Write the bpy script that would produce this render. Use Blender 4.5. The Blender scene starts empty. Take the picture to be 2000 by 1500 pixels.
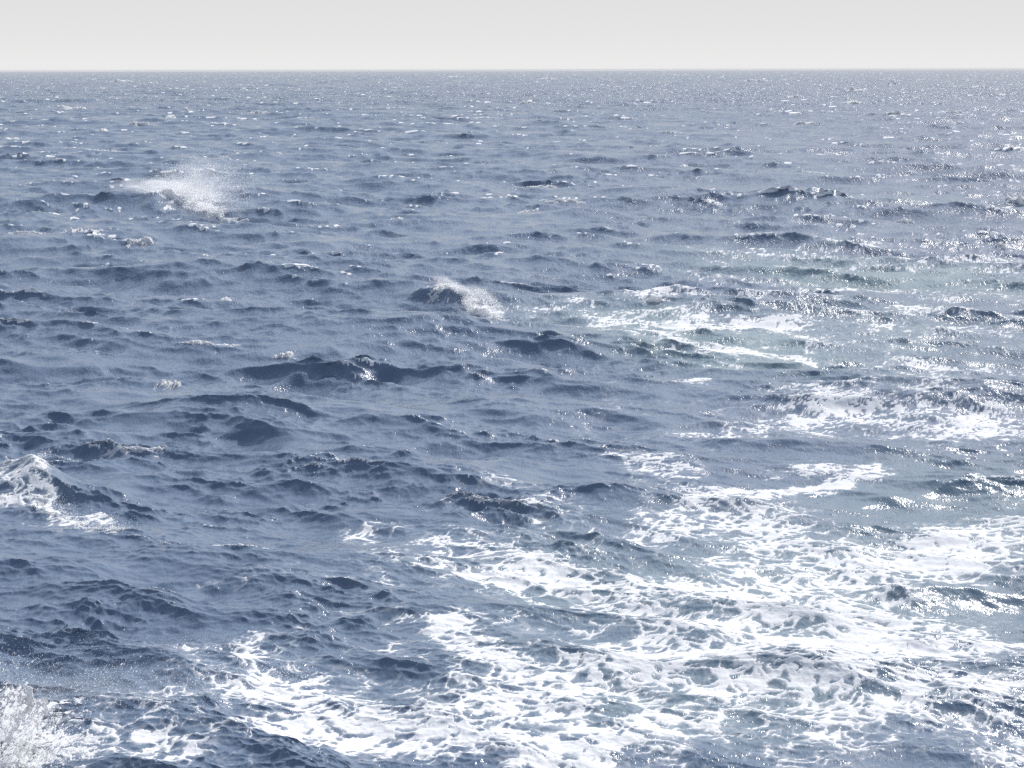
import bpy, math, time
import numpy as np
T0 = time.time()
scene = bpy.context.scene
R = math.radians

# ------------------------------------------------------------------ camera
H = 12.0                       # eye height above the mean sea level, metres
F = 3600.0                     # focal length in pixels of the 2000 px wide photograph
PITCH = math.atan((750 - 136.0) / F)
ROLL = R(0.115)
cd = bpy.data.cameras.new('camera')
cam = bpy.data.objects.new('camera', cd)
scene.collection.objects.link(cam)
cd.sensor_width = 36.0
cd.lens = 36.0 * F / 2000.0
cd.clip_start = 0.1
cd.clip_end = 60000.0
cam.location = (0, 0, H)
cam.rotation_mode = 'QUATERNION'
from mathutils import Euler, Quaternion, Vector
cam.rotation_quaternion = Euler((math.pi / 2 - PITCH, 0, 0)).to_quaternion() @ Quaternion((0, 0, 1), -ROLL)
scene.camera = cam

# ------------------------------------------------------------------ sky and sun
SUN_EL, SUN_AZ = 38.0, 29.0    # degrees; azimuth measured from the view axis (+Y) towards +X
world = bpy.data.worlds.new('World')
scene.world = world
world.use_nodes = True
wn, wl = world.node_tree.nodes, world.node_tree.links
wn.clear()
sky = wn.new('ShaderNodeTexSky')
sky.sky_type = 'NISHITA'
sky.sun_disc = False
sky.sun_elevation = R(SUN_EL)
sky.sun_rotation = R(SUN_AZ)
sky.air_density = 1.0
sky.dust_density = 1.5
sky.ozone_density = 1.5
tc = wn.new('ShaderNodeTexCoord')
sep = wn.new('ShaderNodeSeparateXYZ')
wl.new(tc.outputs['Generated'], sep.inputs[0])
ramp = wn.new('ShaderNodeValToRGB')          # how much of the pale veil lies over the blue sky at each height
e = ramp.color_ramp.elements
e[0].position = 0.0; e[0].color = (1, 1, 1, 1)
e[1].position = 1.0; e[1].color = (0.25, 0.25, 0.25, 1)
for p, v in ((0.06, 1.0), (0.16, 0.85), (0.40, 0.5)):
    q = e.new(p); q.color = (v, v, v, 1)
wl.new(sep.outputs['Z'], ramp.inputs[0])
veil = wn.new('ShaderNodeValToRGB')
e = veil.color_ramp.elements
e[0].position = 0.0; e[0].color = (4.55, 4.54, 4.52, 1)
e[1].position = 0.045; e[1].color = (3.98, 3.98, 4.0, 1)
q = e.new(0.02); q.color = (4.2, 4.2, 4.19, 1)
for p_, v_ in ((0.085, (3.1, 3.2, 3.4)), (0.16, (2.75, 2.95, 3.3)), (0.3, (2.8, 3.1, 3.6)), (0.5, (3.0, 3.35, 3.9))):
    q = e.new(p_); q.color = (*v_, 1)
wl.new(sep.outputs['Z'], veil.inputs[0])
mix = wn.new('ShaderNodeMix'); mix.data_type = 'RGBA'
wl.new(ramp.outputs['Color'], mix.inputs[0])
wl.new(sky.outputs[0], mix.inputs[6])
wl.new(veil.outputs[0], mix.inputs[7])
bg = wn.new('ShaderNodeBackground')
bg.inputs[1].default_value = 0.1
wl.new(mix.outputs[2], bg.inputs[0])
wo = wn.new('ShaderNodeOutputWorld')
wl.new(bg.outputs[0], wo.inputs[0])

sl = bpy.data.lights.new('sun', 'SUN')
sl.energy = 3.0
sl.angle = R(0.5)
sl.color = (1.0, 0.97, 0.93)
sun = bpy.data.objects.new('sun', sl)
scene.collection.objects.link(sun)
sdir = Vector((math.cos(R(SUN_EL)) * math.sin(R(SUN_AZ)), math.cos(R(SUN_EL)) * math.cos(R(SUN_AZ)), math.sin(R(SUN_EL))))
sun.rotation_mode = 'QUATERNION'
sun.rotation_quaternion = sdir.to_track_quat('Z', 'Y')
sun.location = sdir * 100

scene.view_settings.view_transform = 'Standard'
scene.view_settings.look = 'None'
scene.view_settings.exposure = 0.9
scene.view_settings.gamma = 1.0
scene.cycles.max_bounces = 5
scene.cycles.glossy_bounces = 2
scene.cycles.sample_clamp_indirect = 1.5
scene.cycles.sample_clamp_direct = 6.0
scene.cycles.volume_bounces = 1
scene.cycles.transparent_max_bounces = 16
scene.cycles.caustics_reflective = False
scene.cycles.caustics_refractive = False
scene.cycles.use_denoising = False

# ------------------------------------------------------------------ projection helpers
cr = cam.rotation_quaternion.to_matrix()
RIGHT, UP, FWD = [np.array(v, dtype=float) for v in (cr.col[0], cr.col[1], -cr.col[2])]

def ground(px, py, z=0.0):
    """world point at height z that the photograph shows at pixel px, py"""
    d = FWD * F + RIGHT * (px - 1000) + UP * (750 - py)
    t = (z - H) / d[2]
    return np.array([d[0] * t, d[1] * t])

def axes(px, py, ang, rx, ry, z=0.0):
    """centre and inverse 2x2 of the sea-surface ellipse whose axes are rx along ang and ry across it in pixels"""
    c = ground(px, py, z)
    a = R(ang)
    u = np.array([math.cos(a), math.sin(a)]); v = np.array([-math.sin(a), math.cos(a)])
    e = 0.5
    A = np.stack([(ground(px + u[0] * e, py + u[1] * e, z) - c) / e * rx,
                  (ground(px + v[0] * e, py + v[1] * e, z) - c) / e * ry], 1)
    return c, np.linalg.inv(A)

# ------------------------------------------------------------------ periodic wave and noise tiles
f32 = np.float32
WIND = np.array([0.42, 0.907])

def spectrum(L, N, lmin, lmax, seed, directional=True):
    rng = np.random.default_rng(seed)
    k1 = np.fft.fftfreq(N, 1.0 / N) * 2 * math.pi / L
    kx, ky = np.meshgrid(k1, k1)
    k = np.hypot(kx, ky); k[0, 0] = 1
    P = k ** -4.0
    if directional:
        c = (kx * WIND[0] + ky * WIND[1]) / k
        P = P * (np.where(c > 0, c ** 8, 0) + 0.08 * c * c + 0.03)
    kmin, kmax = 2 * math.pi / lmax, 2 * math.pi / lmin
    P = P * np.exp(-(kmin / k) ** 4) * np.exp(-(k / kmax) ** 4)
    P[0, 0] = 0
    Hc = np.sqrt(P) * (rng.standard_normal((N, N)) + 1j * rng.standard_normal((N, N)))
    return Hc, kx, ky, k

def wave_tile(L, N, lmin, lmax, rms, chop, seed):
    Hc, kx, ky, k = spectrum(L, N, lmin, lmax, seed)
    h = np.fft.ifft2(Hc).real
    s = rms / h.std()
    g = lambda m: np.fft.ifft2(m * Hc).real * s
    h = h * s
    dx = g(1j * kx / k) * chop; dy = g(1j * ky / k) * chop
    jxx = g(-kx * kx / k) * chop; jyy = g(-ky * ky / k) * chop; jxy = g(-kx * ky / k) * chop
    return L, N, [np.ascontiguousarray(a, dtype=f32).ravel() for a in (h, dx, dy, jxx, jyy, jxy)]

def noise_tile(L, N, lmin, lmax, seed):
    Hc, kx, ky, k = spectrum(L, N, lmin, lmax, seed, False)
    Hc = Hc * k ** 0.8
    h = np.fft.ifft2(Hc).real
    return L, N, [np.ascontiguousarray(h / h.std(), dtype=f32).ravel()]

def look(tile, x, y, rot=0.0):
    L, N, arrs = tile
    if rot:
        c, s = math.cos(rot), math.sin(rot)
        x, y = x * c - y * s, x * s + y * c
    u = (x / L) % 1.0 * N; v = (y / L) % 1.0 * N
    iu = np.floor(u).astype(np.int32); iv = np.floor(v).astype(np.int32)
    fu = (u - iu).astype(f32); fv = (v - iv).astype(f32)
    iu %= N; iv %= N
    iu1 = (iu + 1) % N; iv1 = (iv + 1) % N
    a, b, c, d = iv * N + iu, iv * N + iu1, iv1 * N + iu, iv1 * N + iu1
    w00 = (1 - fu) * (1 - fv); w10 = fu * (1 - fv); w01 = (1 - fu) * fv; w11 = fu * fv
    return [A[a] * w00 + A[b] * w10 + A[c] * w01 + A[d] * w11 for A in arrs]

def smooth(a, b, x):
    t = np.clip((x - a) / (b - a), 0, 1)
    return t * t * (3 - 2 * t)

def worley(x, y, cell, seed):
    """distance to the nearest and second nearest scattered point, in cells"""
    x = x / cell; y = y / cell
    ix = np.floor(x).astype(np.int64); iy = np.floor(y).astype(np.int64)
    f1 = np.full(x.shape, 9.0, f32); f2 = np.full(x.shape, 9.0, f32)
    for oy in (-1, 0, 1):
        for ox in (-1, 0, 1):
            cx, cy = ix + ox, iy + oy
            h = ((cx * 73856093) ^ (cy * 19349663) ^ (seed * 83492791)) & 0xffffffff
            h = ((h ^ (h >> 15)) * 2246822519) & 0xffffffff
            h = ((h ^ (h >> 13)) * 3266489917) & 0xffffffff
            h ^= h >> 16
            d = np.hypot(cx + (h & 0xffff) / 65536.0 - x, cy + (h >> 16) / 65536.0 - y).astype(f32)
            f2 = np.minimum(f2, np.maximum(f1, d)); f1 = np.minimum(f1, d)
    return f1, f2

TA = wave_tile(463.0, 1024, 6.0, 34.0, 0.33, 1.15, 11)
TB = wave_tile(97.0, 1024, 2.0, 6.0, 0.088, 1.2, 12)
TC = wave_tile(23.3, 1024, 0.5, 2.0, 0.040, 1.0, 13)
TD = wave_tile(6.1, 1024, 0.09, 0.5, 0.0112, 0.9, 14)
NG = noise_tile(211.0, 512, 12.0, 60.0, 21)    # gust patches
N1 = noise_tile(61.0, 512, 3.0, 12.0, 22)
N2 = noise_tile(17.3, 512, 0.5, 3.0, 23)
N3 = noise_tile(4.1, 512, 0.07, 0.5, 24)

# ------------------------------------------------------------------ the sea: wave crests that the photo shows as distinct
# px, py of the crest's highest point, its height in metres, ridge angle in the picture, half length and half width in metres
RIDGES = [
    (295, 373, 1.5, 2, 8.0, 2.4), (215, 366, 0.6, 0, 3, 1.6), (870, 560, .80, 8, 2.6, 1.3), (930, 578, .4, 12, 3, 1.2),
    (175, 448, 1.0, 2, 4.5, 1.9), (70, 900, .75, 14, 2.2, 1.1), (150, 950, .3, 30, 1.9, .9), (205, 640, .75, 3, 2.4, 1.3),
    (345, 662, .75, 6, 2.0, 1.1), (790, 668, .75, 6, 2.6, 1.3), (900, 705, .6, 3, 3, 1.3), (1080, 735, .6, 8, 2.2, 1.1),
    (450, 440, .8, 0, 4, 1.8), (1280, 585, .8, 4, 2.4, 1.0), (1120, 548, .7, 10, 2.6, 1.3),
    (430, 575, .7, 10, 2.6, 1.2), (230, 600, .5, 5, 2, 1.1), (520, 770, .55, 8, 2.3, 1.0), (640, 800, .4, 40, 1.8, .8),
    (985, 805, .5, 8, 1.6, 1.0), (700, 880, .4, 10, 1.2, .7), (470, 880, .35, 5, 1.2, .7), (240, 855, .45, 6, 1.3, .7),
    (330, 1212, .5, 8, .8, .55), (440, 1240, .45, 10, .8, .5), (470, 975, .3, 4, .9, .6), (160, 1050, .4, 8, 1.0, .6),
    (920, 1070, .42, 14, 1.3, .7), (850, 1180, .2, 6, .8, .5), (1050, 400, .8, 4, 3.5, 1.6), (1370, 450, .7, 5, 4, 1.8),
    (960, 945, .35, 12, 1.5, .8), (1500, 520, .5, 4, 6, 1.5), (1900, 545, .7, 6, 5, 1.5), 
    (1900, 930, .5, -12, 2.0, .8), (1850, 1110, .35, -3, 1.4, .6), (1950, 1290, .3, -6, 1.2, .6),
    (1180, 1390, .3, 4, .8, .6), (1500, 860, .45, 6, 2.4, 1.0), (40, 372, .9, 3, 4, 2), (60, 700, .4, 5, 2, 1),
    (60, 1470, .3, 10, .5, .45), (600, 765, .55, 14, 1.6, .7), (690, 850, .4, 16, 1.4, .6), (1150, 800, .4, 10, 1.6, .7), (500, 1180, .3, 6, .9, .45), (250, 1110, .35, 6, .9, .5), (720, 600, .6, 6, 2, .9),
]
# foam caps on small breaking crests, sparse ones with white flecks modelled as sun glints: px, py of the middle, length and height in pixels, slope in the picture, how solid, label
CAPS = [
    (235, 157, 48, 8, 2, .8, 'long low whitecap under the horizon, left one of a broken pair on the left'),
    (292, 161, 46, 5, 2, .6, 'thin whitecap under the horizon, right one of a broken pair on the left'),
    (130, 207, 104, 11, 2, .7, 'widest of the far whitecaps on the left, with a knot of foam in its middle'),
    (476, 173, 16, 8, 8, 1., 'short bright blob of foam under a thin white line near the left horizon'),
    (485, 165, 46, 3, 0, .8, 'thin straight line of foam right above a short bright foam blob near the left horizon'),
    (522, 187, 24, 6, 6, .8, 'small whitecap trailing to the right, next below the bright foam blob near the left horizon'),
    (333, 226, 30, 11, 18, 1., 'bright slanting whitecap with a puff of spray, straight above the big spray plume'),
    (205, 250, 20, 10, 20, 1., 'stubby bright whitecap on a dark hump, left of the dotted foam patch'),
    (422, 242, 44, 7, 14, .8, 'slanting whitecap with a long thin right tail, above and right of the big spray plume'),
    (370, 216, 38, 5, 0, .5, 'faint arched foam crest a little above the slanting whitecap with spray'),
    (502, 217, 46, 7, 2, .6, 'roof shaped foam crest with a small peak, on the upper left sea'),
    (22, 265, 50, 9, 5, .9, 'whitecap cut off by the left edge of the picture, level with the dotted foam patch'),
    (178, 287, 118, 8, 1, .5, 'long ragged row of foam flecks above and left of the big spray plume'),
    (275, 240, 70, 11, 3, .35, 'dotted thin foam patch spread behind a dark hump on the upper left'),
    (60, 178, 44, 5, 1, .6, 'thin short whitecap near the left edge, above the widest far whitecap'),
    (335, 172, 46, 5, 1, .7, 'thin flat whitecap close under the horizon, between the broken pair and the bright blob'),
    (442, 306, 42, 7, 6, .7, 'thin whitecap at the upper right edge of the big spray plume'),
    (545, 295, 16, 6, 14, .9, 'tiny slanting foam tick to the right of the big spray plume'),
    (885, 149, 34, 5, 0, .8, 'short whitecap at the foot of the middle horizon'),
    (1068, 152, 38, 7, 0, .7, 'arched whitecap right under the horizon, just right of the middle'),
    (790, 209, 64, 6, 5, .8, 'straight bright foam line sloping down to the right in upper mid sea'),
    (948, 228, 48, 6, 8, .7, 'thin foam line with a small peak, right of and below the straight sloping foam line'),
    (1022, 198, 46, 6, -3, .5, 'loose foam clumps above and right of the thin peaked foam line'),
    (870, 168, 66, 4, 2, .6, 'thin double foam streak between the middle horizon and the straight sloping foam line'),
    (1315, 146, 60, 5, 0, .6, 'pale flat whitecap touching the horizon haze, right of the middle'),
    (1200, 168, 30, 7, 0, .6, 'small ring shaped foam clump under the horizon, right of the arched whitecap'),
    (1338, 314, 26, 11, 16, 1., 'rounded bright whitecap standing alone on the right middle of the upper sea'),
    (1312, 257, 58, 7, 6, .6, 'low ragged foam crest above the lone rounded whitecap'),
    (1474, 156, 52, 7, 2, .8, 'smooth long whitecap under the horizon on the right, leftmost of the bright ones there'),
    (1546, 187, 44, 9, 6, .6, 'ragged whitecap of slanting flecks between the smooth long one and the brightest one'),
    (1662, 197, 56, 10, 7, .9, 'brightest whitecap of the upper right sea, thick at its left end'),
    (1672, 172, 34, 9, 2, .7, 'bushy whitecap directly above the brightest one of the upper right sea'),
    (1576, 236, 50, 9, -2, .7, 'ragged foam crest below the brightest whitecap of the upper right sea, to its left'),
    (1748, 161, 30, 10, 0, .6, 'hazy sunlit foam burst close under the horizon on the right'),
    (1748, 219, 40, 9, -4, .6, 'foam crest with a slanting glint at its right end, on the upper right sea'),
    (1862, 214, 60, 9, 4, .6, 'row of slanting foam flecks and modelled glints on the upper right sea'),
    (1790, 272, 34, 7, 6, .7, 'foam tipped double crest on the right, halfway between horizon and green water'),
    (170, 446, 100, 18, 0, .45, 'round hump netted with foam flecks on the left, between two bright foam streaks'),
    (50, 449, 80, 9, 12, .7, 'foam streak running down to the right, left of the round flecked hump'),
    (272, 458, 60, 13, -6, 1., 'bright low burst of foam and spray just right of the round flecked hump'),
    (1056, 351, 60, 8, 0, .8, 'evenly arched foam crest high in the middle of the sea'),
    (953, 378, 36, 8, 10, 1., 'bright solid foam streak left of and below the evenly arched foam crest'),
    (1098, 386, 84, 8, 6, .6, 'long broken foam crest directly below the evenly arched one'),
    (1038, 401, 54, 14, 4, .4, 'steep little wave with foam flecks over its top, in the middle of the upper sea'),
    (770, 420, 24, 14, 10, .6, 'small burst of droplets at the right end of a dark wave, left of the middle'),
    (1665, 381, 18, 12, 8, 1., 'compact bright foam lump at the left edge of the green water band'),
    (1984, 382, 34, 16, 0, 1., 'large bright foam lump cut off by the right edge of the picture, beside green water'),
    (1762, 413, 34, 10, 4, .9, 'bright pointed foam lump below the green water band on the right'),
    (1590, 422, 78, 12, 3, .5, 'dense oval of slanting foam flecks and modelled glints on the right side of the sea'),
    (1968, 467, 28, 17, 10, 1., 'bright crown shaped foam lump near the right edge, under the large cut off one'),
    (1590, 333, 62, 6, 8, .7, 'thin foam edge along a dark sloping crest on the right'),
    (445, 569, 18, 10, 4, .9, 'small white foam knob on top of a dark pointed wave, left middle'),
    (400, 660, 110, 12, 3, .45, 'long fringe of white flecks standing for glints on a crest in the left middle'),
    (545, 674, 46, 14, 4, .4, 'cluster of white flecks standing for glints on the wave right of the long fringe'),
    (332, 722, 44, 16, 8, .4, 'small cluster of white flecks standing for glints below the long fringe, left middle'),
    (262, 856, 140, 9, 3, .5, 'thin sparkling foam edge on the crest right behind the curling wave'),
    (1272, 584, 60, 14, 14, .9, 'bright foam tip at the head of the green wave in the middle'),
]
CAPR = []
for px, py, ln, hp, ang, cov, lab in CAPS:
    g0 = ground(px, py, 0.6)
    mpp = math.hypot(g0[0], g0[1]) / F
    hr = min(0.55 * hp * mpp, 1.5)
    hr *= .38 if cov > .65 else .25
    c = ground(px, py + hp * .25, hr + 0.3)
    wa = R(-min(max(ang * 2.0, -30), 30))
    CAPR.append((c, np.array([math.cos(wa), math.sin(wa)]), hr, ln * mpp * 0.9, max(hr * 3.0, .35)))
RID = []
for i_, (px, py, h, ang, hl, hw) in enumerate(RIDGES):
    if i_ in (0, 1, 2, 3, 5, 6): h *= .92
    else: h *= 0.27; hl *= 2.4
    c = ground(px, py, h)
    t = ground(px + 2 * math.cos(R(ang)), py + 2 * math.sin(R(ang)), h) - c
    wa = min(max(math.atan2(t[1], t[0]), -R(42)), R(42))
    RID.append((c, np.array([math.cos(wa), math.sin(wa)]), h, hl, hw))
RID += CAPR

def sea_field(x, y, spacing, sorted_y=False, quiet=None):
    """displaced surface and crest compression at the flat-sea points x, y"""
    X = x.astype(np.float64); Y = y.astype(np.float64)
    out = [np.zeros(x.shape, f32) for _ in range(6)]
    gust = look(NG, X, Y)[0]
    calm = np.ones(x.shape, f32)
    ridge = np.zeros(x.shape, f32); rdx = np.zeros(x.shape, f32); rdy = np.zeros(x.shape, f32)
    for c, t, h, hl, hw in RID:
        if sorted_y:
            i0, i1 = np.searchsorted(Y, [c[1] - 4 * hl - 4 * hw, c[1] + 4 * hl + 4 * hw])
            near = (i0 + np.where(np.abs(X[i0:i1] - c[0]) < 4 * hl + 4 * hw)[0],)
        else:
            near = np.where((np.abs(X - c[0]) < 4 * hl + 4 * hw) & (np.abs(Y - c[1]) < 4 * hl + 4 * hw))
        if near[0].size == 0: continue
        dx = X[near] - c[0]; dy = Y[near] - c[1]
        n = np.array([t[1], -t[0]])
        if n[1] > 0: n = -n                       # towards the viewer
        wob = look(N1, X[near] + 31, Y[near])[0] * 0.22 * hw
        u = dx * t[0] + dy * t[1]; v = dx * n[0] + dy * n[1] + wob
        v = np.where(v > 0, v * 1.25, v * 0.75) / hw        # steep face towards the viewer
        hh_ = h * (1 + .14 * look(N1, X[near] * 1.3 + 7, Y[near] * 1.3)[0])
        a = np.exp(-np.abs(u / hl) ** 2.0) * hh_ * np.exp(-np.abs(v) ** 1.35)
        ridge[near] = np.maximum(ridge[near], a)
        calm[near] *= (1 - 0.45 * a / h).astype(f32)
    for tile, w, rot in ((TA, calm, 0.0), (TB, (0.72 + 0.42 * calm) * 1.0, 0.35), (TC, 1.0, -0.3), (TD, 1.0, 0.8)):
        L = tile[0]
        lo, hi = {463.0: (60, 90), 97.0: (1.8, 7), 23.3: (0.4, 1.5), 6.1: (0.06, 0.25)}[L]
        fade = 1 - smooth(lo, hi, spacing)
        m = fade * w
        if L < 200: m = m * (1 + 0.22 * gust)
        if L < 40 and quiet is not None: m = m * (1 - 0.55 * quiet)
        if L < 40: m = m * np.clip(1 + 0.35 * look(N1, X, Y)[0], 0.3, 1.9)
        use = np.where(m > 0.001)
        vals = look(tile, X[use], Y[use])
        if L == 463.0: rot = 0
        for i in range(6):
            out[i][use] += (vals[i] * (m[use] if np.ndim(m) else m)).astype(f32)
    h, ddx, ddy, jxx, jyy, jxy = out
    J = (1 + jxx) * (1 + jyy) - jxy * jxy
    return X + ddx, Y + ddy, h + ridge, J, ridge

# ------------------------------------------------------------------ the sea mesh: rows closer together near the ship
rows = [14.0]
while rows[-1] < 15000:
    D = rows[-1]
    rows.append(D + min(max(0.62 * D * D / (H * F * 0.512), 0.018), 0.13 + 0.0026 * D))
D = np.array(rows)
SP = np.diff(D, append=D[-1] + (D[-1] - D[-2]))
NC = 1500
s_in = np.linspace(-1, 1, NC)
s_out = 1 + 2.5 * (np.arange(1, 31) / 30.0) ** 2
s = np.concatenate([-s_out[::-1], s_in, s_out])
NR, NCC = len(D), len(s)
W = 0.33 * D + 3.5
gx = (W[:, None] * s[None, :])
gy = np.repeat(D[:, None], NCC, 1)
gsp = np.repeat(SP[:, None], NCC, 1).astype(f32)
print('grid', NR, NCC, NR * NCC)
XX, YY = gx.ravel(), gy.ravel()
DD = gy.ravel()

# ------------------------------------------------------------------ where the foam lies (picture pixel, radii in pixels, angle, strength)
WAKE = [
    (1640, 1070, 430, 75, 4, .62), (1500, 1180, 420, 90, 3, .66), (1250, 1130, 380, 60, 2, .50), (1000, 1090, 190, 32, 8, .50),
    (1750, 1120, 200, 42, 12, .45), (1350, 1010, 260, 38, -6, .52), (1620, 955, 190, 20, -14, .62), (1270, 915, 120, 32, 6, .52),
    (1080, 990, 110, 18, 6, .50), (980, 945, 100, 14, 6, .30), (860, 985, 70, 18, 10, .34), (1250, 1300, 420, 75, 3, .60),
    (1550, 1300, 330, 80, 3, .55), (900, 1245, 150, 28, 14, .70), (720, 1215, 90, 24, 14, .42), (640, 1145, 200, 14, 2, .40),
    (850, 1120, 200, 26, 6, .44), (620, 1360, 260, 60, 6, .50), (530, 1312, 60, 13, 0, .60), (330, 1400, 210, 36, 6, .52),
    (300, 1465, 260, 32, 3, .46), (760, 1450, 280, 45, 2, .46), (1000, 1400, 200, 50, 3, .45), (1380, 1440, 360, 60, 2, .55),
    (1800, 1420, 300, 70, 6, .55), (1850, 1220, 260, 40, 8, .55), (1900, 1030, 190, 32, 4, .50), (1800, 780, 260, 22, 4, .34),
    (1850, 830, 200, 30, 8, .36), (1700, 890, 200, 22, -6, .28), (1250, 645, 240, 26, 12, .52), (1330, 663, 100, 16, 14, .56), (1450, 690, 100, 12, 6, .54), (1570, 705, 110, 10, 12, .5), (1600, 603, 420, 14, 3, .38), (1500, 645, 350, 20, 6, .42), (1750, 690, 300, 14, 5, .46), (1250, 625, 260, 22, 6, .50), (1700, 560, 380, 16, 5, .34), (1800, 800, 320, 50, 5, .46), (1480, 830, 300, 40, 3, .26),
    (1130, 600, 130, 14, 2, .42), (1270, 592, 80, 8, 6, .55), (1290, 620, 220, 8, 5, .45), (1480, 655, 160, 7, 6, .45),
    (1780, 725, 240, 14, 4, .56), (1850, 645, 180, 14, 6, .36), (1600, 500, 260, 22, 4, .34), (1900, 520, 140, 14, 8, .56),
    (1380, 500, 60, 10, 3, .36), (1700, 470, 260, 20, 6, .24), (1600, 620, 240, 10, 3, .30), (1350, 745, 130, 7, 3, .34),
    (1500, 1330, 760, 250, 0, .40), (600, 1440, 620, 75, 2, .42), (1300, 1500, 1000, 80, 0, .62), (1750, 1470, 420, 70, 3, .60), (700, 1500, 520, 60, 2, .56), (350, 1470, 330, 70, 4, .54), (560, 1370, 330, 60, 5, .50), (1150, 1350, 600, 90, 3, .56), (260, 1425, 160, 26, 8, .56), (1650, 800, 420, 30, 4, .30),
    (900, 1100, 330, 60, 4, .38), (1900, 1350, 240, 60, 6, .42),
    # foam tumbling down the curling wave at the left edge, and foam round the foot of the splash
    (45, 905, 50, 26, -20, .70, .55), (70, 940, 26, 34, 0, .62, .4), (115, 970, 60, 17, 35, .72, .25), (190, 1000, 60, 11, 20, .66, .1), (15, 960, 40, 12, 10, .4, .3),
    (40, 1455, 110, 34, 10, .85, .15), (860, 560, 24, 4, 30, .6, .8), (940, 582, 40, 4, 14, .6, .4), (330, 385, 90, 4, 8, .6, .9),
    # clear dark water inside the wake
    (1180, 1420, 80, 26, 3, -.34), (1850, 1320, 130, 28, 0, -.28), (1480, 940, 120, 14, 3, -.2), (1850, 940, 170, 26, -8, -.40),
    (1350, 1385, 60, 14, 0, -.3), (1600, 1245, 80, 14, 0, -.3), (640, 1070, 140, 20, 8, -.3), (1930, 1120, 120, 20, 4, -.3),
    (1050, 1200, 90, 14, 3, -.25), (780, 1320, 80, 14, 3, -.2),
]
CLOUD = [  # water made milky green by bubbles under the surface
    (1700, 535, 360, 30, 5, 1.0), (1350, 660, 330, 48, 9, 1.0), (1750, 390, 220, 14, 3, .4), (1700, 640, 320, 60, 4, .45),
    (1500, 1150, 560, 170, 2, .55), (1500, 1380, 600, 120, 0, .45), (1900, 1000, 300, 120, 0, .5), (1700, 720, 350, 40, 4, .4),
]
def field_of(blobs, sel, p=1.0):
    m = np.zeros(sel.size, f32)
    xs, ys = XX[sel], YY[sel]
    wx = look(N1, xs, ys)[0]; wy = look(N1, xs + 17, ys + 5)[0]
    w2 = look(N2, xs, ys)[0]; w3 = look(N2, xs + 3.3, ys + 8)[0]
    for px, py, rx, ry, ang, st, *zz in blobs:
        c, Ai = axes(px, py, ang, rx, ry, zz[0] if zz else 0.0)
        rad = np.linalg.norm(np.linalg.inv(Ai)) * 2.2
        i0, i1 = np.searchsorted(ys, [c[1] - rad, c[1] + rad])
        n = i0 + np.where(np.abs(xs[i0:i1] - c[0]) < rad)[0]
        if n.size == 0: continue
        sc = min(1.0, rad / 12)
        dx = xs[n] - c[0] + wx[n] * 0.7 * sc + w2[n] * .15; dy = ys[n] - c[1] + wy[n] * 0.9 * sc + w3[n] * .15
        r2 = (Ai[0, 0] * dx + Ai[0, 1] * dy) ** 2 + (Ai[1, 0] * dx + Ai[1, 1] * dy) ** 2
        g = np.exp(-r2 ** 1.3)
        if st > 0: m[n] = np.maximum(m[n], st * g) + 0.15 * np.minimum(m[n], st * g)
        else: m[n] += st * g
    return m

near = np.where(DD < 230)[0]
wake = np.zeros(DD.size, f32); cloud = np.zeros(DD.size, f32)
wake[near] = .90 * field_of(WAKE, near)
cloud[near] = .8 * np.clip(field_of(CLOUD, near), 0, 1)
X, Y, Z, J, RG = sea_field(XX, YY, gsp.ravel(), True, np.clip(wake * 1.4, 0, 1))
print('field', time.time() - T0)
foam = np.zeros(DD.size, f32)
sel = np.where(wake > 0.04)[0]
xs, ys = XX[sel], YY[sel]
m = wake[sel]
a, b = look(N2, xs, ys)[0], look(N2, xs + 6.1, ys + 2.7)[0]
n1 = look(N1, xs + 9, ys + 4)[0]; n3 = look(N3, xs, ys)[0]; n3b = look(N3, xs + 1.3, ys + .7)[0]
wx, wy = xs + .13 * a + .02 * n3, ys + .11 * b + .02 * n3b
def lace(cell, seed, st=1.0):
    f1, f2 = worley(wx, wy * st, cell, seed)
    return f2 - f1
l1 = lace(0.9, 1, 1.3); l2 = lace(0.38, 2, 1.3); l3 = lace(0.15, 3, 1.2)
g = look(N2, xs * .8 + 4, ys * .8)[0]
edge = 0.44 * l1 + 0.68 * l2 + 0.13 * l3 + 0.012 * n3 + .06 * g
v = m * 0.90 + 0.10 * n1 - edge - 0.10
foam[sel] = smooth(-0.02, 0.12, v).astype(f32)
film = np.zeros(DD.size, f32)
film[sel] = smooth(-0.22, 0.06, v) * .26
print('wake', time.time() - T0)

# small whitecaps wherever the wind waves steepen
jn = look(N2, XX * .6, YY * .6)[0] * .07 + look(N3, XX, YY)[0] * .03
gust = look(NG, XX + 50, YY)[0]
Jn = J + jn + .03 * gust
lb = np.log(DD)
bins = np.linspace(lb.min(), lb.max(), 40)
which = np.clip(np.digitize(lb, bins), 1, 39)
q = np.array([np.percentile(Jn[which == i][::7], 1.0 if bins[i] < 4.7 else (2.0 if bins[i] < 6.3 else 1.3)) if (which == i).sum() > 200 else 0.5 for i in range(1, 40)])
thr = np.interp(lb, 0.5 * (bins[1:] + bins[:-1]), q)
crest = smooth(0.045, -0.06, Jn - thr)
gate = smooth(-0.3, 1.0, look(N1, XX * .7, YY * .7)[0] + .35 * gust)
foam = np.maximum(foam, crest * gate)
print('caps', float((crest * gate > .5).mean()), float(np.percentile(J, 1)), time.time() - T0)

# ------------------------------------------------------------------ materials
def material(name):
    m = bpy.data.materials.new(name)
    m.use_nodes = True
    nt = m.node_tree
    nt.nodes.clear()
    out = nt.nodes.new('ShaderNodeOutputMaterial')
    return m, nt, out

def N(nt, typ, **kw):
    n = nt.nodes.new(typ)
    for k, v in kw.items():
        setattr(n, k, v)
    return n

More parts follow.
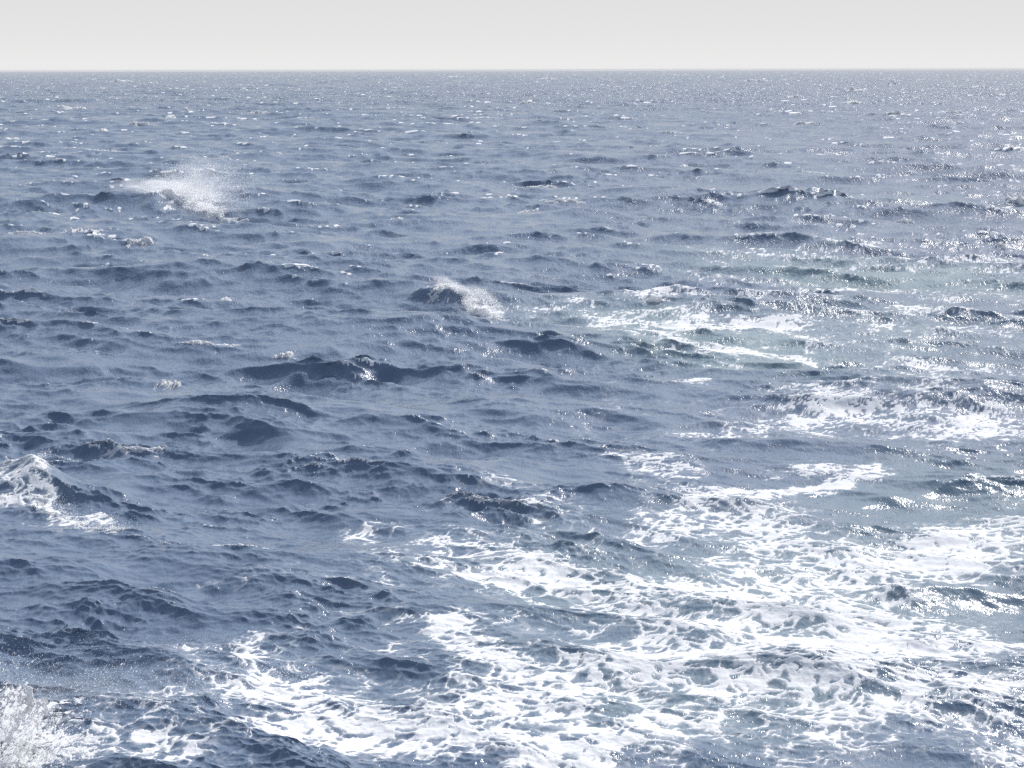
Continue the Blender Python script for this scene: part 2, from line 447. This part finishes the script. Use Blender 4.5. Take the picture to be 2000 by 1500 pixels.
def math_node(nt, op, a, b=None, c=None, clamp=False):
    n = N(nt, 'ShaderNodeMath', operation=op)
    n.use_clamp = clamp
    for i, v in enumerate((a, b, c)):
        if v is None: continue
        if isinstance(v, (int, float)): n.inputs[i].default_value = v
        else: nt.links.new(v, n.inputs[i])
    return n.outputs[0]

def foam_shader(nt, normal=None, trans=0.15):
    """bubbly white foam: scatters light on both sides of the sheet"""
    d = N(nt, 'ShaderNodeBsdfDiffuse'); d.inputs[0].default_value = (.77, .77, .77, 1)
    t = N(nt, 'ShaderNodeBsdfTranslucent'); t.inputs[0].default_value = (.77, .77, .77, 1)
    mx = N(nt, 'ShaderNodeMixShader'); mx.inputs[0].default_value = trans
    nt.links.new(d.outputs[0], mx.inputs[1]); nt.links.new(t.outputs[0], mx.inputs[2])
    if normal is not None:
        nt.links.new(normal, d.inputs['Normal'])
    return mx.outputs[0]

def water_material():
    m, nt, out = material('sea_water')
    L = nt.links.new
    geo = N(nt, 'ShaderNodeNewGeometry')
    att = lambda n: N(nt, 'ShaderNodeAttribute', attribute_name=n).outputs['Fac']
    afoam, acloud, adet, arip = att('foam'), att('cloud'), att('detail'), att('ripple')
    mp = N(nt, 'ShaderNodeMapping'); mp.inputs['Rotation'].default_value = (0, 0, -math.atan2(WIND[1], WIND[0]))
    mp.inputs['Scale'].default_value = (1.0, 0.36, 1.0)
    L(geo.outputs['Position'], mp.inputs[0])
    def noise(scale, detail, rough=.6):
        n = N(nt, 'ShaderNodeTexNoise'); n.inputs['Scale'].default_value = scale
        n.inputs['Detail'].default_value = detail; n.inputs['Roughness'].default_value = rough
        L(mp.outputs[0], n.inputs['Vector'])
        return n.outputs['Fac']
    # ripples: fine ones everywhere, larger ones where the mesh is too coarse to carry them
    fine = noise(14.0, 3)
    mid = noise(2.6, 4)
    big = noise(0.5, 4)
    small = noise(4.2, 3)
    h1 = math_node(nt, 'MULTIPLY', fine, 0.018)
    h0 = math_node(nt, 'MULTIPLY', small, math_node(nt, 'MULTIPLY_ADD', arip, 0.078, 0.012))
    h2 = math_node(nt, 'MULTIPLY', mid, math_node(nt, 'MULTIPLY', adet, 0.27))
    h3 = math_node(nt, 'MULTIPLY', big, math_node(nt, 'MULTIPLY', math_node(nt, 'POWER', adet, 2.0), 1.6))
    hh = math_node(nt, 'ADD', math_node(nt, 'ADD', math_node(nt, 'ADD', h1, h0), h2), h3)
    bump = N(nt, 'ShaderNodeBump'); bump.inputs['Strength'].default_value = 1.0; bump.inputs['Distance'].default_value = 1.0
    L(hh, bump.inputs['Height'])
    col = N(nt, 'ShaderNodeMix', data_type='RGBA')
    col.inputs[6].default_value = (0.108, 0.148, 0.212, 1)
    col.inputs[7].default_value = (0.20, 0.27, 0.275, 1)
    L(acloud, col.inputs[0])
    p = N(nt, 'ShaderNodeBsdfPrincipled')
    L(math_node(nt, 'MULTIPLY_ADD', adet, 0.02, 0.10), p.inputs['Roughness'])
    p.inputs['IOR'].default_value = 1.333
    L(col.outputs[2], p.inputs['Base Color'])
    L(bump.outputs[0], p.inputs['Normal'])
    # foam: break the edges up with bubbles finer than the mesh
    nf = N(nt, 'ShaderNodeTexNoise'); nf.inputs['Scale'].default_value = 22; nf.inputs['Detail'].default_value = 3
    L(geo.outputs['Position'], nf.inputs['Vector'])
    e1 = math_node(nt, 'MULTIPLY_ADD', math_node(nt, 'SUBTRACT', nf.outputs['Fac'], 0.5), 0.35, afoam)
    gate_ = math_node(nt, 'GREATER_THAN', afoam, 0.002)
    mr = N(nt, 'ShaderNodeMapRange', interpolation_type='SMOOTHSTEP')
    mr.inputs['From Min'].default_value = 0.12; mr.inputs['From Max'].default_value = 0.75
    L(e1, mr.inputs['Value'])
    ff = math_node(nt, 'MULTIPLY', mr.outputs[0], gate_)
    film_ = att('film')
    fac = math_node(nt, 'MAXIMUM', ff, film_)
    b2 = N(nt, 'ShaderNodeBump'); b2.inputs['Distance'].default_value = 0.008; L(nf.outputs['Fac'], b2.inputs['Height'])
    fs = foam_shader(nt, b2.outputs[0])
    mx = N(nt, 'ShaderNodeMixShader')
    L(fac, mx.inputs[0]); L(p.outputs[0], mx.inputs[1]); L(fs, mx.inputs[2])
    L(mx.outputs[0], out.inputs['Surface'])
    return m
WATER = water_material()

def grid_mesh(name, co, nr, nc, mat):
    me = bpy.data.meshes.new(name)
    idx = np.arange(nr * nc, dtype=np.int32).reshape(nr, nc)
    q = np.stack([idx[:-1, :-1], idx[:-1, 1:], idx[1:, 1:], idx[1:, :-1]], -1).reshape(-1)
    nq = q.size // 4
    me.vertices.add(nr * nc); me.vertices.foreach_set('co', co.astype(f32).ravel())
    me.loops.add(q.size); me.loops.foreach_set('vertex_index', q)
    me.polygons.add(nq); me.polygons.foreach_set('loop_start', np.arange(0, q.size, 4, dtype=np.int32))
    me.update(calc_edges=True)
    me.polygons.foreach_set('use_smooth', np.ones(nq, bool))
    me.materials.append(mat)
    return me

co = np.stack([X, Y, Z], -1)
me = grid_mesh('sea', co, NR, NCC, WATER)
det = smooth(0.12, 2.5, gsp.ravel())
for nm, arr in (('foam', foam), ('film', film), ('cloud', cloud), ('detail', det), ('ripple', smooth(0.05, 0.22, gsp.ravel()))):
    at_ = me.attributes.new(nm, 'FLOAT', 'POINT'); at_.data.foreach_set('value', arr.astype(f32))
sea = bpy.data.objects.new('sea', me)
scene.collection.objects.link(sea)
sea['kind'] = 'structure'
sea['label'] = 'rough deep blue open sea with short steep wind waves reaching to the horizon'
print('sea mesh', time.time() - T0)

# ------------------------------------------------------------------ foam, caps and spray as objects
def foam_material():
    m, nt, out = material('foam')
    L = nt.links.new
    geo = N(nt, 'ShaderNodeNewGeometry')
    nf = N(nt, 'ShaderNodeTexNoise'); nf.inputs['Scale'].default_value = 18; nf.inputs['Detail'].default_value = 4
    L(geo.outputs['Position'], nf.inputs['Vector'])
    b2 = N(nt, 'ShaderNodeBump'); b2.inputs['Distance'].default_value = 0.01; L(nf.outputs['Fac'], b2.inputs['Height'])
    L(foam_shader(nt, b2.outputs[0]), out.inputs['Surface'])
    return m
FOAM = foam_material()

def torn_material():
    """thin torn foam and water sheets: light comes through them"""
    m, nt, out = material('torn_foam')
    tr = N(nt, 'ShaderNodeBsdfTransparent')
    mx = N(nt, 'ShaderNodeMixShader'); mx.inputs[0].default_value = 0.72
    nt.links.new(tr.outputs[0], mx.inputs[1]); nt.links.new(foam_shader(nt, None, 0.5), mx.inputs[2])
    nt.links.new(mx.outputs[0], out.inputs['Surface'])
    return m
TORN = torn_material()
def froth_material():
    """thick white froth, glowing a little where the sun is behind it"""
    m, nt, out = material('froth')
    nt.links.new(foam_shader(nt, None, 0.5), out.inputs['Surface'])
    m.node_tree.nodes['Diffuse BSDF'].inputs[0].default_value = (.88, .88, .88, 1)
    m.node_tree.nodes['Translucent BSDF'].inputs[0].default_value = (.88, .88, .88, 1)
    return m
FROTH = froth_material()

def drops_material():
    m, nt, out = material('spray_drops')
    d = N(nt, 'ShaderNodeBsdfDiffuse'); d.inputs[0].default_value = (1.0, 1.0, 1.0, 1)
    t = N(nt, 'ShaderNodeBsdfTranslucent'); t.inputs[0].default_value = (1.0, 1.0, 1.0, 1)
    mx = N(nt, 'ShaderNodeMixShader'); mx.inputs[0].default_value = 0.8
    nt.links.new(d.outputs[0], mx.inputs[1]); nt.links.new(t.outputs[0], mx.inputs[2])
    tr = N(nt, 'ShaderNodeBsdfTransparent')
    m2 = N(nt, 'ShaderNodeMixShader'); m2.inputs[0].default_value = 0.55
    nt.links.new(tr.outputs[0], m2.inputs[1]); nt.links.new(mx.outputs[0], m2.inputs[2])
    nt.links.new(m2.outputs[0], out.inputs['Surface'])
    return m
DROPS = drops_material()

def mesh_object(name, co, faces, mat, parent=None, origin=None, smooth_=True):
    """faces: (n, k) array"""
    used, inv = np.unique(faces.ravel(), return_inverse=True)
    co = co[used]
    f = inv.reshape(faces.shape).astype(np.int32)
    if origin is not None: co = co - np.asarray(origin)
    me = bpy.data.meshes.new(name)
    me.vertices.add(len(co)); me.vertices.foreach_set('co', co.astype(f32).ravel())
    me.loops.add(f.size); me.loops.foreach_set('vertex_index', f.ravel())
    me.polygons.add(len(f)); me.polygons.foreach_set('loop_start', np.arange(0, f.size, f.shape[1], dtype=np.int32))
    me.update(calc_edges=True)
    if smooth_: me.polygons.foreach_set('use_smooth', np.ones(len(f), bool))
    me.materials.append(mat)
    o = bpy.data.objects.new(name, me)
    scene.collection.objects.link(o)
    if parent is not None: o.parent = parent
    elif origin is not None: o.location = origin
    return o

# the wake foam: a raised froth over the water wherever the foam is dense
fr = int(np.searchsorted(D, 230))
F2 = foam.reshape(NR, NCC)[:fr]
idx = np.arange(NR * NCC, dtype=np.int32).reshape(NR, NCC)[:fr]
fm = np.maximum.reduce([F2[:-1, :-1], F2[:-1, 1:], F2[1:, 1:], F2[1:, :-1]])
k = fm > 0.5
quads = np.stack([idx[:-1, :-1][k], idx[:-1, 1:][k], idx[1:, 1:][k], idx[1:, :-1][k]], -1)
fco = co.copy()
fsel = np.where(foam > 0.02)[0]
fco[:, 2] += -0.006
fco[fsel, 2] += (0.018 * smooth(0.3, 1.0, foam[fsel]) * (1 + 0.15 * look(N3, XX[fsel], YY[fsel])[0])).astype(np.float64)
o = mesh_object('sea_foam', fco, quads, FOAM)
o['kind'] = 'stuff'
o['category'] = 'foam'
o['label'] = 'lacy white wake foam spread over the water, thickest at the lower right'
del fco
print('foam quads', len(quads), time.time() - T0)

SPC = lambda d: np.interp(d, D, SP)
def surf(x, y):
    x = np.asarray(x, float); y = np.asarray(y, float)
    sh = x.shape
    a, b, c, _, _ = sea_field(x.ravel(), y.ravel(), SPC(y.ravel()).astype(f32))
    return a.reshape(sh), b.reshape(sh), c.reshape(sh)

def cap_mesh(c, t, hl, dep, hf, cov, seed, nu=70, nv=26, curve=0.0):
    n = np.array([-t[1], t[0]])
    uu, vv = np.meshgrid(np.linspace(-1, 1, nu), np.linspace(-1, 1, nv))
    x = c[0] + t[0] * uu * hl + n[0] * (vv * dep + curve * uu ** 2 * dep)
    y = c[1] + t[1] * uu * hl + n[1] * (vv * dep + curve * uu ** 2 * dep)
    sx, sy, sz = surf(x, y)
    a = look(N2, uu * 3.0 + seed * 5.1, vv * 1.3 + seed * 2.3)[0]
    b = look(N3, uu * 2.2 + seed * 1.7, vv * .9 + seed)[0]
    wob = look(N1, uu * 6 + seed * 9.7, 0 * vv + seed)[0]
    thin = np.clip(.5 + .35 * look(N2, uu * 1.6 + seed * 3.3, 0 * vv + seed * .77)[0] - .15 * uu, .12, 1)
    env = (1 - np.abs(uu) ** 2.4) * np.clip(1 - np.abs((vv + .22 * wob) / thin) ** 1.7, 0, 1)
    m = env * (.35 + .75 * cov) + (0.34 - .16 * cov) * a + (.26 - .12 * cov) * b - 0.34
    a_lo = look(N2, uu * 1.5 + seed * 4.1, vv * .5 + seed)[0]
    hgt = hf * env * np.clip(.75 + .3 * a_lo + .05 * b, .1, 1.5) * smooth(0, .3, m)
    z = sz + hgt - 0.02 * hf
    P = np.stack([sx + 0.15 * hf * a, sy, z], -1).reshape(-1, 3)
    idx = np.arange(nu * nv).reshape(nv, nu)
    mm = np.maximum.reduce([m[:-1, :-1], m[:-1, 1:], m[1:, 1:], m[1:, :-1]])
    k = (mm > 0)
    q = np.stack([idx[:-1, :-1][k], idx[:-1, 1:][k], idx[1:, 1:][k], idx[1:, :-1][k]], -1)
    return P, q

def droplets(name, pts, rad, parent, origin, stretch=None):
    """one mesh of small eight-sided drops, drawn out along their flight"""
    rng = np.random.default_rng(len(pts))
    n = len(pts)
    base = np.array([(1, 0, 0), (-1, 0, 0), (0, 1, 0), (0, -1, 0), (0, 0, 1), (0, 0, -1)], float)
    fs = np.array([(0, 2, 4), (2, 1, 4), (1, 3, 4), (3, 0, 4), (2, 0, 5), (1, 2, 5), (3, 1, 5), (0, 3, 5)])
    v = base[None] * rad[:, None, None] * rng.uniform(.7, 1.3, (n, 6, 1))
    if stretch is not None:
        d = np.array(stretch[:3]); d = d / np.linalg.norm(d)
        v = v + (v @ d)[..., None] * d * (stretch[3] - 1)
    V = (v + pts[:, None]).reshape(-1, 3)
    Fc = (fs[None] + (np.arange(n) * 6)[:, None, None]).reshape(-1, 3)
    o = mesh_object(name, V, Fc, DROPS, parent, origin)
    o['kind'] = 'stuff'
    return o

def thing(name, label, cat, loc, group=None):
    o = bpy.data.objects.new(name, None)
    o.empty_display_size = 0.3
    scene.collection.objects.link(o)
    o.location = loc
    o['label'] = label; o['category'] = cat
    if group: o['group'] = group
    return o

for i, ((px, py, ln, hp, ang, cov, lab), (c, t, hr, hl, hw)) in enumerate(zip(CAPS, CAPR)):
    mpp = math.hypot(c[0], c[1]) / F
    org = (c[0], c[1], 0)
    root = thing('whitecap', lab, 'whitecap', org, 'whitecaps breaking on the wave crests')
    P, q = cap_mesh(c, t, ln * mpp * .55, max(2.3 * hp * mpp, .4), min(.62 * hp * mpp, 2.6), cov, i + 1)
    mesh_object('crest_foam', P, q, FROTH, root, org)
    rng = np.random.default_rng(500 + i)
    n = min(int((40 + .8 * ln * hp) * (0.7 + cov)), 1500)
    top = int(n * .5)
    u = np.clip(rng.normal(0, .42, n), -1, 1); v = rng.uniform(-1, .7, n)
    clump = look(N2, u * 4 + i, u * 0 + i * .7)[0]
    keep = rng.uniform(-1.0, 1.0, n) < clump + .15
    u, v = u[keep], v[keep]
    nn = np.array([-t[1], t[0]])
    dep = max(hr * 1.3, .2)
    x = c[0] + t[0] * u * ln * mpp * .5 + nn[0] * v * dep; y = c[1] + t[1] * u * ln * mpp * .5 + nn[1] * v * dep
    sx, sy, sz = surf(x, y)
    hgt = hp * mpp * (.05 + .5 * cov * cov) * rng.uniform(0, 1, len(u)) ** 2.5 * (1 - .7 * u * u)
    pts = np.stack([sx + hgt * .3, sy, sz + .3 * mpp + hgt], -1)
    droplets('spray', pts, mpp * (.24 + .20 * cov) * rng.lognormal(0, .35, len(u)) * (1.25 if px > 1350 and cov < .8 else 1), root, org, (.75, .1, .55, 1.8 if px > 1350 else 1.3))  # on the sparser caps these white drops also stand in for sun glints
print('caps', time.time() - T0)

def mist_material(dens, scale, sx, sz):
    m, nt, out = material('spray_mist')
    L = nt.links.new
    tcn = N(nt, 'ShaderNodeTexCoord')
    ln_ = N(nt, 'ShaderNodeVectorMath', operation='LENGTH'); L(tcn.outputs['Object'], ln_.inputs[0])
    fall = N(nt, 'ShaderNodeMapRange', interpolation_type='SMOOTHSTEP')
    fall.inputs['From Min'].default_value = 1.0; fall.inputs['From Max'].default_value = 0.1
    L(ln_.outputs['Value'], fall.inputs['Value'])
    nz = N(nt, 'ShaderNodeTexNoise'); nz.inputs['Scale'].default_value = scale; nz.inputs['Detail'].default_value = 5
    nz.inputs['Roughness'].default_value = .65
    L(tcn.outputs['Object'], nz.inputs['Vector'])
    cl = N(nt, 'ShaderNodeMapRange'); cl.inputs['From Min'].default_value = .38; cl.inputs['From Max'].default_value = .68
    L(nz.outputs['Fac'], cl.inputs['Value'])
    sp = N(nt, 'ShaderNodeSeparateXYZ'); L(tcn.outputs['Object'], sp.inputs[0])
    low = N(nt, 'ShaderNodeMapRange', interpolation_type='SMOOTHSTEP')     # thicker close to the crest
    low.inputs['From Min'].default_value = 1.0; low.inputs['From Max'].default_value = sz
    L(sp.outputs['Z'], low.inputs['Value'])
    d = math_node(nt, 'MULTIPLY', math_node(nt, 'MULTIPLY', fall.outputs[0], cl.outputs[0]), math_node(nt, 'MULTIPLY', math_node(nt, 'POWER', low.outputs[0], 2.0), dens))
    v = N(nt, 'ShaderNodeVolumePrincipled'); v.inputs['Color'].default_value = (.97, .97, .97, 1)
    v.inputs['Anisotropy'].default_value = .55
    L(d, v.inputs['Density']); L(v.outputs[0], out.inputs['Volume'])
    return m

def mist(parent, org, centre, radii, dens, scale=2.5, tilt=0.0, sz=-.6):
    import bmesh
    bm = bmesh.new(); bmesh.ops.create_icosphere(bm, subdivisions=3, radius=1.0)
    me = bpy.data.meshes.new('spray_mist'); bm.to_mesh(me); bm.free()
    me.materials.append(mist_material(dens, scale, 0, sz))
    o = bpy.data.objects.new('spray_mist', me); scene.collection.objects.link(o)
    o.parent = parent; o.location = np.asarray(centre) - np.asarray(org); o.scale = radii
    o.rotation_euler = (0, tilt, 0)
    o['kind'] = 'stuff'
    return o

def line_pts(pl, z):
    return np.array([ground(x, y, z) for x, y in pl])

def along(pl, u):
    seg = np.linspace(0, 1, len(pl))
    return np.stack([np.interp(u, seg, pl[:, 0]), np.interp(u, seg, pl[:, 1])], -1)

def breaker(label, crest_px, z, foam_h, dep, cov, mist, seed, tiny):
    """crest_px: the crest line in the photograph; mist: list of (count, u range, rise, drift, depth, radius, power)"""
    pl = line_pts(crest_px, z)
    pl[:, 1] += .45 * dep
    mid = along(pl, np.array([.5]))[0]
    org = (mid[0], mid[1], 0.0)
    root = thing('breaking_wave', label, 'breaking wave', org, 'waves breaking with spray')
    Ps, qs, off = [], [], 0
    for i in range(len(pl) - 1):
        a, b = pl[i], pl[i + 1]
        d = b - a; ln = np.linalg.norm(d)
        P, q = cap_mesh((a + b) / 2, d / ln, ln * .62, dep, foam_h[i], cov, seed + i, 120, 50)
        Ps.append(P); qs.append(q + off); off += len(P)
    P = np.concatenate(Ps); q = np.concatenate(qs)
    mesh_object('crest_foam', P, q, FROTH, root, org)
    rng = np.random.default_rng(seed)
    pts, rad = [], []
    for cnt, u0, u1, rise, drift, depth, r, pw in mist:
        u = rng.uniform(u0, u1, cnt)
        base = along(pl, u)
        k = rng.uniform(0, 1, cnt) ** pw
        w = rng.uniform(0, 1, cnt)
        x = base[:, 0] + k * drift * rng.uniform(.3, 1.0, cnt) + rng.normal(0, depth * .3, cnt)
        y = base[:, 1] + rng.normal(0, depth, cnt) + k * drift * .25
        zz = surf(base[:, 0], base[:, 1])[2] + .02 + k * rise * (0.35 + .65 * np.abs(np.sin(np.interp(u, [u0, u1], [0.25, 2.4])))) * w ** .6
        p = np.stack([x, y, zz], -1)
        cl = look(N2, p[:, 0] * 1.1 + p[:, 2], p[:, 2] * 2.2 + seed)[0]
        keep = rng.uniform(-1.6, 1.6, cnt) < cl + .7
        pts.append(p[keep]); rad.append((r * rng.lognormal(0, .45, cnt))[keep])
    droplets('spray', np.concatenate(pts), np.concatenate(rad), root, org, (.8, .2, .5, tiny))
    return root

rA = breaker('breaking crest on the upper left with a tall veil of windblown spray drifting right',
        [(208, 368), (250, 366), (287, 358), (320, 372), (360, 381), (400, 390), (455, 396)], 1.25, [.45, .6, .7, .6, .5, .3], 1.1, 1.0,
        [(90000, .12, .9, 4.8, 4.6, 1.0, .0085, .8), (16000, .1, .85, 1.5, 1.6, .6, .016, 1.2), (2500, 0, .2, .9, .3, .5, .022, 1), (5000, .35, .8, 1.2, 1.2, .5, .018, 1.0)], 101, 1.2)
rB = breaker('peaked dark wave in mid sea with bursting white crest and spray off its right end',
        [(842, 566), (864, 556), (885, 564), (915, 574), (945, 583), (975, 591)], .68, [.34, .34, .28, .28, .2], .6, 1.0,
        [(2500, .05, .45, .4, .35, .25, .010, 1.4), (15000, .5, .95, .95, 1.0, .3, .0075, 1.1)], 131, 1.2)
breaker('near curling wave at the left edge with foam tumbling down its front to the right',
        [(5, 905), (45, 882), (80, 886), (70, 925), (85, 955), (130, 975), (180, 1000), (235, 1012)], .6, [.05, .06, .06, .06, .05, .05, .04], .45, .62,
        [(1500, 0, 1, .16, .2, .30, .0058, 1.6), (2000, .3, 1, .35, .5, .3, .0045, 1.2)], 161, 1.8)

def at3(px, py, z):
    g = ground(px, py, z)
    return np.array([g[0], g[1], z])
def mist_at(root, px, py, base_px, rx, rz, ry, dens, scale, tilt, sz=-.6):
    b = ground(px, base_px, .5); mpp = math.hypot(b[0], b[1]) / F
    z = (base_px - py) * mpp + .5
    mist(root, np.array(root.location), (b[0], b[1] + .3, z), (rx * mpp, ry, rz * mpp), dens, scale, tilt, sz)
mist_at(rA, 375, 350, 392, 95, 62, 1.6, .9, 2.2, -.25)
mist_at(rA, 285, 361, 388, 90, 20, 1.1, 1.4, 3.0, -.05, .4)
mist_at(rA, 375, 377, 392, 85, 26, 1.1, 1.6, 3.0, .15, .4)
mist_at(rB, 935, 572, 588, 46, 20, .5, 2.4, 3.0, .3, .4)
mist_at(rB, 866, 550, 572, 28, 16, .45, 3., 3.0, .1, .4)
mist_at(rB, 895, 562, 578, 36, 12, .45, 3., 3.0, .35, .4)
# the splash against the ship's side, bottom left corner, and the drops the wind carries off it
def splash():
    org = tuple(ground(50, 1470, 0.3)) + (0.0,)
    root = thing('splash', 'white burst of water in the bottom left corner with drops blown to the right', 'splash', org)
    rng = np.random.default_rng(7)
    # sheets of torn water: fans of lumpy tongues rising from the surface
    Ps, qs, off = [], [], 0
    nu, nv = 30, 60
    for i in range(22):
        px = rng.uniform(-40, 150); b = ground(px, 1495 - rng.uniform(0, 40), 0.2)
        hgt = (.38 * np.exp(-(px / 95.0) ** 2) + .10) * rng.uniform(.4, 1.0)
        wid = rng.uniform(.05, .17)
        lean = rng.normal(.12, .3); fwd = rng.normal(0, .25)
        uu, vv = np.meshgrid(np.linspace(-1, 1, nu), np.linspace(0, 1, nv))
        a = look(N3, uu * wid * 2 + i, vv * hgt * 1.2)[0]; a2 = look(N2, uu * wid + i * 3, vv * hgt * 2)[0]
        taper = wid * (1 - vv ** 1.5 * .75) * (1 + .3 * a2)
        x = b[0] + uu * taper + lean * vv * hgt + .03 * a2
        y = b[1] + fwd * vv * hgt + .12 * wid * np.sin(uu * 3 + i) + .02 * a
        z = -.1 + vv * hgt * (1 - .25 * uu ** 2) + .015 * a
        m = 1 - 1.1 * vv - .25 * np.abs(uu) ** 3 + .36 * a + .25 * a2
        idx = np.arange(nu * nv).reshape(nv, nu)
        mm = np.minimum.reduce([m[:-1, :-1], m[:-1, 1:], m[1:, 1:], m[1:, :-1]])
        k = mm > .18
        Ps.append(np.stack([x, y, z], -1).reshape(-1, 3))
        qs.append(np.stack([idx[:-1, :-1][k], idx[:-1, 1:][k], idx[1:, 1:][k], idx[1:, :-1][k]], -1) + off)
        off += nu * nv
    mesh_object('water_sheet', np.concatenate(Ps), np.concatenate(qs), FROTH, root, org)['kind'] = 'stuff'
    mc = ground(8, 1452, .2)
    uu, vv = np.meshgrid(np.linspace(-1, 1, 220), np.linspace(-1, 1, 160))
    x = mc[0] + uu * 1.45; y = mc[1] + .8 + vv * 1.2
    a = look(N2, x * 2.2, y * 2.2)[0]; b = look(N3, x * 1.1, y * 1.1)[0]; b2 = look(N3, x * 2.7 + 1, y * 2.7)[0]
    prof = np.exp(-np.abs(uu + .1) ** 2 / .22) * np.exp(-np.abs(vv - .1) ** 2 / .3)
    m = prof + .10 * a + .09 * b + .04 * b2 - .22
    z = .05 + surf(x, y)[2] + 0.6 * np.clip(prof - .15, 0, 1) * (1 + .22 * a + .20 * b + .08 * b2)
    idx = np.arange(220 * 160).reshape(160, 220)
    k = np.minimum.reduce([m[:-1, :-1], m[:-1, 1:], m[1:, 1:], m[1:, :-1]]) > 0
    q = np.stack([idx[:-1, :-1][k], idx[:-1, 1:][k], idx[1:, 1:][k], idx[1:, :-1][k]], -1)
    mesh_object('foam_mound', np.stack([x + .05 * b, y, z], -1).reshape(-1, 3), q, FOAM, root, org)
    # thick drops of the burst
    n = 11000
    px = rng.normal(25, 62, n); top = 1470 - 118 * np.exp(-(px / 110.0) ** 2)
    py = rng.uniform(0, 1, n) ** .8 * (1500 - top) + top
    zb = rng.uniform(.15, .3, n)
    dist = rng.uniform(-.2, .9, n)
    base = np.array([ground(a_, 1490, .1) for a_ in px[:1]])
    g = np.array([ground(a_, 1488, .1) for a_ in np.linspace(-250, 350, 40)])
    x = np.interp(px, np.linspace(-250, 350, 40), g[:, 0]); y = np.interp(px, np.linspace(-250, 350, 40), g[:, 1]) + dist
    z = .1 + (1488 - py) * .0093
    p = np.stack([x, y, z], -1)
    cl = look(N2, p[:, 0] * 2.2, p[:, 2] * 2.2)[0] * .6 + look(N3, p[:, 0] * .7, p[:, 2] * .35)[0] * .8
    keep = (rng.uniform(-.8, .8, n) < cl + .1)
    P1 = p[keep]; R1 = (.0058 * rng.lognormal(0, .75, n))[keep]
    for a_ in ((20, 1400, 1480, 130, 95, .5, 1.5, 3.0, 0.0, -.7), (150, 1330, 1400, 260, 60, .6, 1.0, 2.5, .05, -.9), (400, 1335, 1390, 260, 36, .5, .8, 3.0, .03, -.9)):
        mist_at(root, *a_)
    # drops flung to the right, flying low over the water
    n = 7000
    px = 640 * rng.uniform(0, 1, n) ** 1.25 - 20
    mid = 1330 - .02 * px; wid = 48 - 30 * px / 640
    py = mid + rng.normal(0, 1, n) * wid
    hz = rng.uniform(.25, .9, n)
    G = np.array([ground(a_, b_, c_) for a_, b_, c_ in zip(px, py, hz)])
    P2 = np.column_stack([G, hz]); R2 = .0040 * rng.lognormal(0, .4, n)
    cl = look(N1, P2[:, 0] * 2.5, P2[:, 1] * 1.5)[0]
    keep = rng.uniform(-1, 1.6, n) < cl + .4
    P2, R2 = P2[keep], R2[keep]
    n = 6000
    px = 600 * rng.uniform(0, 1, n) ** 1.1 - 20; py = 1310 + rng.normal(0, 1, n) * (60 - .04 * px)
    hz = rng.uniform(.4, 1.1, n)
    G = np.array([ground(a_, b_, c_) for a_, b_, c_ in zip(px, py, hz)])
    P3 = np.column_stack([G, hz]); R3 = .0022 * rng.lognormal(0, .3, n)
    droplets('thrown_drops', P1, R1, root, org, (.5, .1, .7, 1.7))
    droplets('drifting_drops', np.concatenate([P2, P3]), np.concatenate([R2, R3]), root, org, (.75, 0, .65, 2.0))
splash()
print('spray', time.time() - T0)

# ------------------------------------------------------------------ sea haze
def haze():
    m, nt, out = material('haze_air')
    v = N(nt, 'ShaderNodeVolumePrincipled')
    v.inputs['Color'].default_value = (.62, .62, .62, 1)
    v.inputs['Density'].default_value = 0.000055
    v.inputs['Anisotropy'].default_value = 0.0
    nt.links.new(v.outputs[0], out.inputs['Volume'])
    x, y0, y1, z0, z1 = 30000., -200., 15500., -6., 13.
    vs = [(-x, y0, z0), (x, y0, z0), (x, y1, z0), (-x, y1, z0), (-x, y0, z1), (x, y0, z1), (x, y1, z1), (-x, y1, z1)]
    fs = [(0, 3, 2, 1), (4, 5, 6, 7), (0, 1, 5, 4), (1, 2, 6, 5), (2, 3, 7, 6), (3, 0, 4, 7)]
    me = bpy.data.meshes.new('haze'); me.from_pydata(vs, [], fs); me.materials.append(m)
    o = bpy.data.objects.new('haze', me); scene.collection.objects.link(o)
    o['kind'] = 'stuff'; o['label'] = 'pale sea haze thickening towards the horizon'; o['category'] = 'haze'
haze()
print('done', time.time() - T0)
